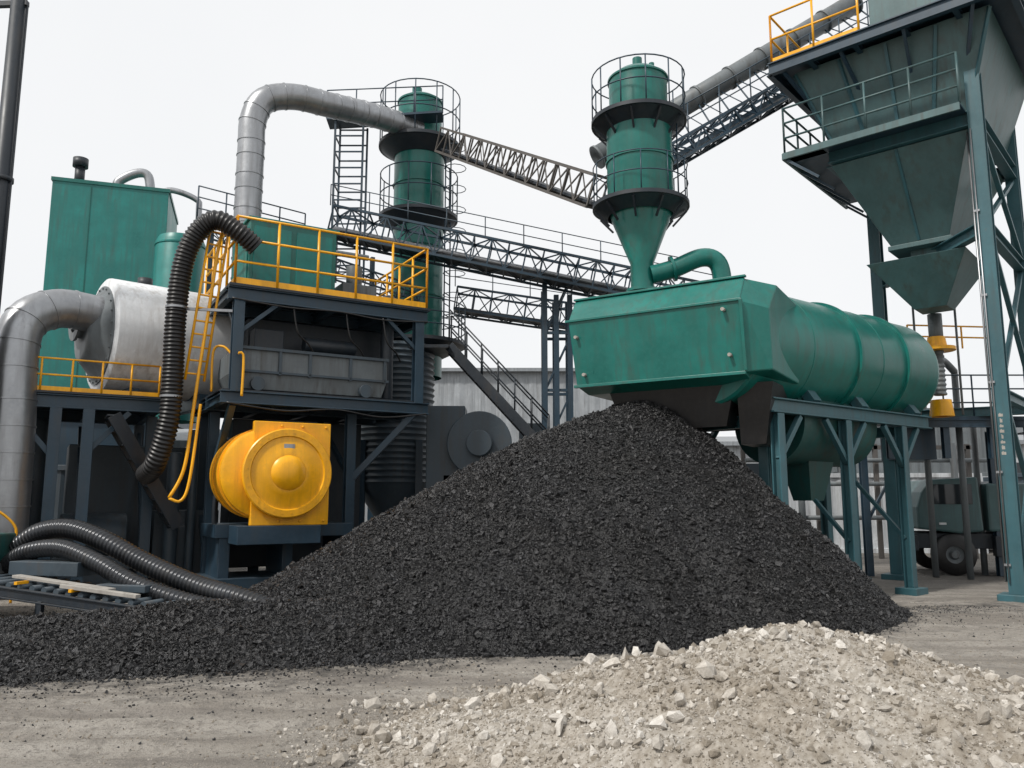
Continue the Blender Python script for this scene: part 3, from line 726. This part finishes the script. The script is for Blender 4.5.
s.revolve(c2+nn*.02,nn,[(-.05,.81),(.16,.81),(.17,.84),(.22,.84),(.24,.82),(.24,.70),(.21,.68),(.21,.64),(.25,.44),(.265,.38),(.265,.33),(.31,.29),(.35,.19),(.37,.08),(.37,0)],64); s.bolts(c2+nn*.24,nn,.76,28,.018,.025); s.done()
s=P('nameplate',GALV,mo); p=c2+nn*.258+V((0,0,.5)); s.beam(p-sd_*.1,p+sd_*.1,.012,.09); s.done()
s=P('stand',STEEL,mo,L,bev=.01); s.box(-.1,2.6,.4,1.8,1.0,1.25); 
for x in(0,1.2,2.4): s.box(x,x+.2,.45,1.7,-.02,1.0)
s.box(-.2,2.7,.3,1.9,-.02,.25); s.box(.15,1.7,-.35,.5,.9,1.24); s.done()
s=P('cable_conduits',DARK,mo); 
s.tube([c+V((-1.3,.7,.2)),c+V((-1.5,.5,.0)),c+V((-1.6,.5,-.8)),c+V((-1.5,.7,-2.0))],.05,10,step=.06)
s.tube([c+V((-1.3,.9,.5)),c+V((-1.6,.8,.7)),c+V((-1.7,.9,-.2)),c+V((-1.8,1.0,-2.0))],.04,10,step=.06); s.done()

# black hose
bh=root('black_flexible_hose',(-6.3,14.8,4)); s=P('hose',BLACK,bh)
s.tube([(-5.0,15.1,6.6),(-5.3,14.9,6.85),(-5.7,14.8,7.05),(-6.05,14.8,6.8),(-6.28,14.8,6.2),(-6.36,14.8,5.2),(-6.35,14.8,4.0),(-6.36,14.8,3.3),(-6.48,14.85,2.75),(-6.68,15.0,2.35),(-7.0,15.4,2.2)],.185,22,corr=.075,pitch=.075,step=.0125); s.done()
s=P('clamps',GALV,bh); 
for z in(3.6,5.3): s.revolve((-6.355,14.8,z),(0,0,1),[(0,.18),(0,.205),(.04,.205),(.04,.18)],24)
s.beam((-6.36,14.9,5.33),(-5.4,15.1,5.33),.05); s.done()

# big galvanised duct
def ducted(name,path,r,ring_sp,mat=GALV,rr=.02,step=.12):
    o=root(name,path[0]); s=P('duct',mat,o); pts=resample([V(p) for p in path],step); s.tube(pts,r,28)
    L=0;nx_=ring_sp/2
    for a,b in zip(pts[:-1],pts[1:]):
        L+=(b-a).length
        if L>nx_: s.revolve(a,(b-a),[(0,r-.01),(.005,r+rr),(.035,r+rr),(.04,r-.01)],28); nx_+=ring_sp
    s.done(); return o
ducted('exhaust_duct',[(-6.15,18,5.8),(-6.2,18,7.5),(-6.2,18,9.9),(-6.18,18,10.7),(-5.95,18.1,11.25),(-5.35,18.4,11.5),(-4.6,18.9,11.55),(-3.6,20,11.8),(-2.5,21.3,12.0)],.31,.42,rr=.014)
ducted('intake_duct',[(-8.2,16.0,5.4),(-8.5,15.6,5.42),(-8.85,15.2,5.4),(-9.15,14.8,5.1),(-9.2,14.6,4.5),(-9.12,14.55,3.0),(-9.1,14.55,1.2),(-9.1,14.55,.2)],.38,.5,rr=.014)

lc=root('caged_access_ladder',(-4.6,20.5,8)); s=P('frame',STEEL,lc)
for x in(-4.75,-4.0):
    for y in(20.3,20.9): s.beam((x,y,7.5),(x,y,11.9),.05)
for z in np.arange(7.8,12,.45):
    s.beam((-4.75,20.3,z),(-4.0,20.3,z),.035); s.beam((-4.75,20.9,z),(-4.0,20.9,z),.035)
    s.beam((-4.75,20.3,z),(-4.75,20.9,z),.035)
s.rail([(-5.0,20.3,11.9),(-1.9,20.6,12.2)],.8,.018,.7,1); s.beam((-5.0,20.5,11.85),(-1.9,20.7,12.15),.6,.06); s.done()

# ------------------------------------------------------------------ white tank
wt=root('white_dust_collector_tank',(-8.4,16,4)); ax=V((.75,.66,0)); A=V((-8.45,16.1,5.05))
s=P('tank',WHITE,wt); s.revolve(A,ax,[(0,0),(0,1.13),(.04,1.19),(.08,1.2),(2.4,1.2),(2.5,1.1),(2.55,0)],56); s.done()
s=P('end_cover',GREY,wt); s.revolve(A,-ax,[(0,1.02),(.03,1.02),(.04,.92),(.30,.62),(.34,.58),(.36,.50),(.36,0)],48); s.bolts(A-ax*.03,-ax,.97,24,.022,.03)
s.revolve(A-ax*.3+V((0,0,.3)),-ax,[(0,.4),(.15,.4),(.15,.47),(.2,.47),(.2,.3)],32); s.done()
s=P('saddles',STEEL,wt)
for t in(.5,1.9): s.beam(A+ax*t+V((.55,-.65,-1.28)),A+ax*t+V((-.55,.65,-1.28)),.2,.3)
s.done()
s=P('fittings',DARK,wt); s.cyl(A+ax*.8+V((0,0,1.15)),A+ax*.8+V((0,0,1.35)),.15); s.done()

# lower left deck
L2=frame((-9.35,14.4,0),30.9); ld=root('service_deck',(-9.35,14.4,0))
s=P('frame',STEEL,ld,L2,bev=.006); s.ib((-2,0,3.55),(2.75,0,3.55),.16,.26); s.ib((-2,3,3.55),(2.75,3,3.55),.16,.26)
for x in(-1.9,0,.95,1.55,2.7): s.ib((x,.1,3.53),(x,2.9,3.53),.12,.2)
for x,y in((.95,.0),(1.5,.0),(2.7,.8),(-1.9,0),(.9,3),(2.7,3)): s.ib((x,y,-.02),(x,y,3.42),.2,.2)
s.beam((.95,0,2.5),(.2,0,3.4),.1); s.beam((1.5,0,2.6),(2.2,0,3.4),.1); s.beam((1.5,.1,.4),(1.5,2.9,3.3),.08); s.beam((2.7,.9,.4),(2.7,3,3.3),.08); s.done()
s=P('deck_plate',DARK,ld,L2); s.box(-2.1,2.85,-.1,5.2,3.69,3.73); s.done()
s=P('yellow_railing',YEL,ld,L2); s.rail([(.15,-.02,3.73),(2.7,-.02,3.73)],.62,.02,.55,1,kick=.08)
s.rail([(-2,3.2,3.73),(.2,4.2,3.73)],1.0,.022,.7,2)
s.tube([(.0,-1.0,.0),(.0,-1.0,1.4),(.15,-1.0,1.55),(.45,-1.0,1.3),(.5,-1.0,1.0),(.5,-1.0,0)],.022,8,step=.06); s.done()
s=P('under_deck_plant',GREYD,ld,L2,bev=.02); s.box(-1.4,.5,1.6,3.4,-.02,2.2); s.box(-1.2,.1,1.3,1.62,1.2,2.0); s.cyl((1.2,1.5,1.0),(2.4,1.5,1.0),.45); s.box(1.1,2.5,1.1,1.9,-.02,.6)
s.cyl((.7,2.4,0),(.7,2.4,3.4),.22); s.box(1.3,3.9,2.4,3.6,.1,2.9); s.box(2.9,4.2,1.2,2.3,.1,1.5); s.cyl((3.2,.9,.1),(3.2,.9,2.7),.14); s.cyl((3.6,1.0,.1),(3.6,1.0,3.2),.09); s.done()
s=P('control_cabinets',WALL2,ld,L2,bev=.01); s.box(-1.5,-.7,1.2,1.6,.9,2.5); s.box(-.3,.4,1.25,1.58,.6,1.2); s.done()
s=P('diagonal_stair',DARK,ld,L2)
a=V((1.9,-.4,3.3)); b_=V((3.2,-.1,1.2))
s.beam(a,b_,.05,.25); s.beam(a+V((0,.7,0)),b_+V((0,.7,0)),.05,.25)
for i in range(9): p=a.lerp(b_,i/8); s.beam(p,p+V((0,.7,0)),.22,.03)
s.done()

# green tower block
gt=root('green_silo_building',(-11,21,4)); G=frame((-12.6,20.9,0),18)
s=P('walls',GREEN2,gt,G,bev=.015); s.box(0,2.95,0,2.8,3.9,10.45); s.done()
s=P('panel_seams',GREEN,gt,G)
for z in(7.2,): s.box(-.015,2.965,-.015,2.815,z,z+.03)
s.box(.95,.97,-.015,.0,3.9,10.44)
s.box(-.03,2.98,-.03,2.83,10.4,10.5)
s.done()
s=P('lower_skirt',STEEL,gt,G,bev=.01); s.box(.1,2.85,.1,2.7,0,3.9); s.done()
s=P('roof_vent',DARK,gt,G); s.cyl((.55,.5,10.5),(.55,.5,11.05),.13); s.cyl((.55,.5,11.05),(.55,.5,11.3),.2); s.done()
s=P('roof_pipes',GALV,gt,G)
s.tube([(1.5,.6,10.5),(1.55,.6,10.8),(2.0,.6,11.1),(2.3,.6,11.05),(2.4,.6,10.5)],.13,16,step=.06)
s.tube([(2.5,1,10.6),(2.9,1,10.85),(3.6,1,10.65),(3.7,1,10.3),(3.7,1,8.6)],.09,12,step=.08); s.done()
gv=root('green_vertical_tank',(-8.9,20.5,0)); s=P('shell',GREEN2,gv); s.revolve((-8.75,20.4,0),(0,0,1),[(3.7,.62),(8.4,.62),(8.55,.55),(8.62,.3),(8.64,0)],36)
for z in(6.8,8.3): s.revolve((-8.75,20.4,z),(0,0,1),[(0,.61),(0,.64),(.04,.64),(.04,.61)],36)
s.done()

po=root('steel_mast',(-9.35,14,0)); s=P('pole',DARK,po); s.cyl((-9.37,14,0),(-9.37,14,13),.16,.13); s.beam((-10.5,14,11.0),(-9.2,14,11.05),.1); s.cyl((-9.37,14,7.5),(-9.37,14,7.58),.19); s.cyl((-9.19,14,0),(-9.2,14,11),.022,n=6); s.done()

# ------------------------------------------------------------------ mid-ground machinery behind the pile
bl=root('blower_housing',(-1.4,18.8,0)); s=P('casing',GREYD,bl,bev=.02)
s.box(-2.0,-1.1,18.6,19.6,-.02,3.9); s.revolve((-.75,18.35,3.0),(0,1,0),[(0,0),(0,.75),(.9,.75),(.9,0)],36); s.cyl((-.75,18.35,3.0),(-.75,18.15,3.0),.3); s.box(-1.6,.1,18.6,19.5,1.2,2.3); s.done()
st=root('access_stair',(-1,20,0)); s=P('stringers',DARK,st)
a=V((-1.6,20.0,5.6)); b_=V((.9,19.3,2.8))
for o in(0,.7):
    s.beam(a+V((0,o,0)),b_+V((0,o,0)),.05,.24)
    s.rail([a+V((0,o,.1)),b_+V((0,o,.1))],.85,.02,.6,1)
for i in range(14): p=a.lerp(b_,i/13); s.beam(p,p+V((0,.7,0)),.25,.03)
s.ib(b_+V((0,.3,-2.8)),b_+V((0,.3,0)),.14); s.box(-2.6,-1.6,19.8,20.9,5.52,5.6); s.done()

# hoses + belt feeder at left foreground
hs=root('spiral_suction_hose',(-6,12.2,1)); s=P('hose',HOSE,hs)
s.tube([(-7.9,12.9,.9),(-7.4,12.7,1.2),(-6.8,12.5,1.27),(-6.1,12.2,1.1),(-5.4,12,.80),(-4.5,11.7,.50),(-3.7,11.4,.34),(-2.8,11.2,.1)],.14,18,corr=.10,pitch=.07,step=.0175); s.done()
hs=root('spiral_suction_hose',(-6,12,1)); s=P('hose',HOSE,hs)
s.tube([(-7.9,12.7,.65),(-7.4,12.4,.92),(-6.7,12.1,1.0),(-6.0,11.8,.82),(-5.3,11.5,.55),(-4.5,11.3,.33),(-3.8,11.2,.2),(-3.2,11.1,.0)],.12,18,corr=.10,pitch=.07,step=.0175); s.done()
bf=root('belt_feeder',(-5.8,11.3,0)); Bf=frame((-7.2,11.9,0),-14)
s=P('side_frames',DARK,bf,Bf,bev=.006)
for y in(-.45,.45): s.ib((-.4,y,.5),(2.7,y,.22),.08,.16); 
for x in(0,.9,1.8,2.5): s.beam((x,-.45,-.03),(x,-.45,.42-.09*x),.07); s.beam((x,.45,-.03),(x,.45,.42-.09*x),.07)
s.done()
s=P('rollers',GREYD,bf,Bf)
for i in range(16): x=-.3+i*.2; s.cyl((x,-.42,.56-.09*x),(x,.42,.56-.09*x),.045,n=12)
s.done()
s=P('crossbars',YEL,bf,Bf)
for x in(.5,1.4): s.beam((x,-.5,.62-.09*x),(x,-.3,.62-.09*x),.05,.04)
s.done()
s=P('timber_planks',CONC,bf,Bf,bev=.005); s.beam((.2,-.2,.64),(1.9,-.3,.50),.14,.04); s.beam((1.2,-.42,.55),(2.4,-.40,.44),.1,.05); s.done()
s=P('cover_box',GREYD,bf,Bf,bev=.01); s.box(-.2,1.0,.05,.5,.62,.82); s.box(1.5,2.3,-.15,.2,.45,.55); s.done()
gn=root('green_compressor_trailer',(-8.6,11.9,0)); s=P('body',GREEND,gn,bev=.03); s.box(-9.9,-7.85,11.7,12.9,.75,1.2); s.done()
s=P('wheels',BLACK,gn)
for x in(-7.95,-9.0): s.revolve((x,11.65,.4),(0,1,0),[(0,.2),(0,.34),(.03,.4),(.2,.4),(.24,.34),(.24,.2)],28)
s.done()
s=P('hub_and_axle',GREY,gn); 
for x in(-7.95,-9.0): s.cyl((x,11.7,.4),(x,12.8,.4),.2)
s.box(-9.9,-7.8,11.95,12.7,.6,.75); s.done()

# ------------------------------------------------------------------ background buildings
def shed(name,x0,x1,y0,y1,h,mat,ang=0,rh=1.2,win=True):
    r=root(name,(x0,y0,0)); F=frame((x0,y0,0),ang); W=x1-x0; Dp=y1-y0
    s=P('walls',mat,r,F)
    n=int(W/.3); vs=[];fs=[]
    for i in range(n+1):
        x=W*i/n; y=-.04*(i%2); vs+=[(x,y,-.02),(x,y,h)]
    for i in range(n): fs.append((2*i,2*i+2,2*i+3,2*i+1))
    s.add(vs,fs); s.box(0,W,.05,Dp,-.02,h-.02); s.done()
    s=P('roof',ROOF,r,F); s.add([(-.3,-.4,h),(W+.3,-.4,h),(W+.3,Dp/2,h+rh),(-.3,Dp/2,h+rh),(-.3,Dp+.3,h),(W+.3,Dp+.3,h),(-.3,-.4,h-.2),(W+.3,-.4,h-.2)],[(0,1,2,3),(3,2,5,4),(6,7,1,0),(0,3,4),(1,5,2)]); s.done()
    if win:
        s=P('windows',GLASS,r,F)
        k=int(W/2.6)
        for i in range(k): x=.8+i*2.6; s.box(x,x+1.5,-.09,-.05,h*.55,h*.55+1.0)
        s.done()
        s=P('doors_and_frames',GREY,r,F); s.box(W*.4,W*.4+3,-.1,-.05,.05,min(3.4,h*.5))
        for i in range(k): x=.8+i*2.6; s.box(x-.06,x+1.56,-.1,-.06,h*.55-.08,h*.55-.01)
        s.done()
shed('warehouse',-16,6,46,64,9.3,WALL,0,1.5)
shed('warehouse',10,34,40,56,4.6,WALL2,-4,.9)
shed('warehouse',-40,-17,34,50,5.5,WALL,6,1)
shed('storage_shed',-17.5,-10,24,29,3.5,WALL2,4,.6)
shed('warehouse',36,70,52,70,6.5,WALL,-6,1.2)
def cont(x,y,mat,ang,z=0):
    r=root('shipping_container',(x,y,z)); F=frame((x,y,z),ang); s=P('box',mat,r,F)
    vs=[];fs=[];n=60
    for i in range(n+1):
        xx=6.06*i/n; yy=-.035*((i//2)%2); vs+=[(xx,yy,.15),(xx,yy,2.45)]
    for i in range(n): fs.append((2*i,2*i+2,2*i+3,2*i+1))
    s.add(vs,fs); s.box(0,6.06,.03,2.44,.12,2.5); s.done()
    s=P('frame',mat,r,F,bev=.01); s.beam((0,-.03,.07),(6.06,-.03,.07),.1,.16); s.beam((0,-.03,2.53),(6.06,-.03,2.53),.1,.14)
    for xx in(.05,6.01): s.beam((xx,-.03,.16),(xx,-.03,2.46),.12)
    s.done()
cont(9.5,27,WALL2,-3); cont(16.2,26.5,GREYD,-3); cont(7.0,30,GREY,-2); cont(12,30.5,WALL2,-2); cont(12.2,30.5,GREY,-2,2.6)
cont(-17,20,GREYD,5)
uf=root('pipe_manifold',(8,24,0)); s=P('pipes',GREY,uf)
for x in(7.5,8.6,9.9,11.6,13.2): s.cyl((x,24,0),(x,24,3.2+(x%1)),.1,n=12)
for z in(1.2,2.2,2.9): s.cyl((7,24.1,z),(14.5,24.1,z),.07,n=10)
s.done()
s=P('supports',RUST,uf)
for x in(7,9.2,11,13.8): s.beam((x,24.3,0),(x,24.3,3.4),.12)
s.beam((7,24.3,3.3),(14,24.3,3.3),.12); s.done()
tb=root('tree_line',(0,110,0)); leafm,nt,b=nodes('foliage'); 
at=N(nt,'ShaderNodeAttribute'); at.attribute_name='cv'; nt.links.new(mix(nt,at.outputs['Fac'],(.05,.07,.045),(.13,.16,.10)),b.inputs['Base Color']); b.inputs['Roughness'].default_value=.8
n=26000; tx=rng.uniform(-110,110,n); hgt=5+5*(fbm(tx,tx*0,.12,3,91)+.5)*1.3; u=rng.random(n)**.7; ty=110+rng.uniform(-3,3,n)
v,f,cv=chunks(np.stack([tx,ty-110,u*hgt],1),rng.uniform(.2,.55,n),OCT_V,OCT_F,rng.random(n)*.6+.4*u); np_mesh('foliage',v,f,leafm,cv,parent=tb)
s=P('trunks',RUST,tb)
for x in np.arange(-108,108,4.1): s.cyl((x,110,0),(x+.3,110,5),.25,.1,n=6)
s.done()
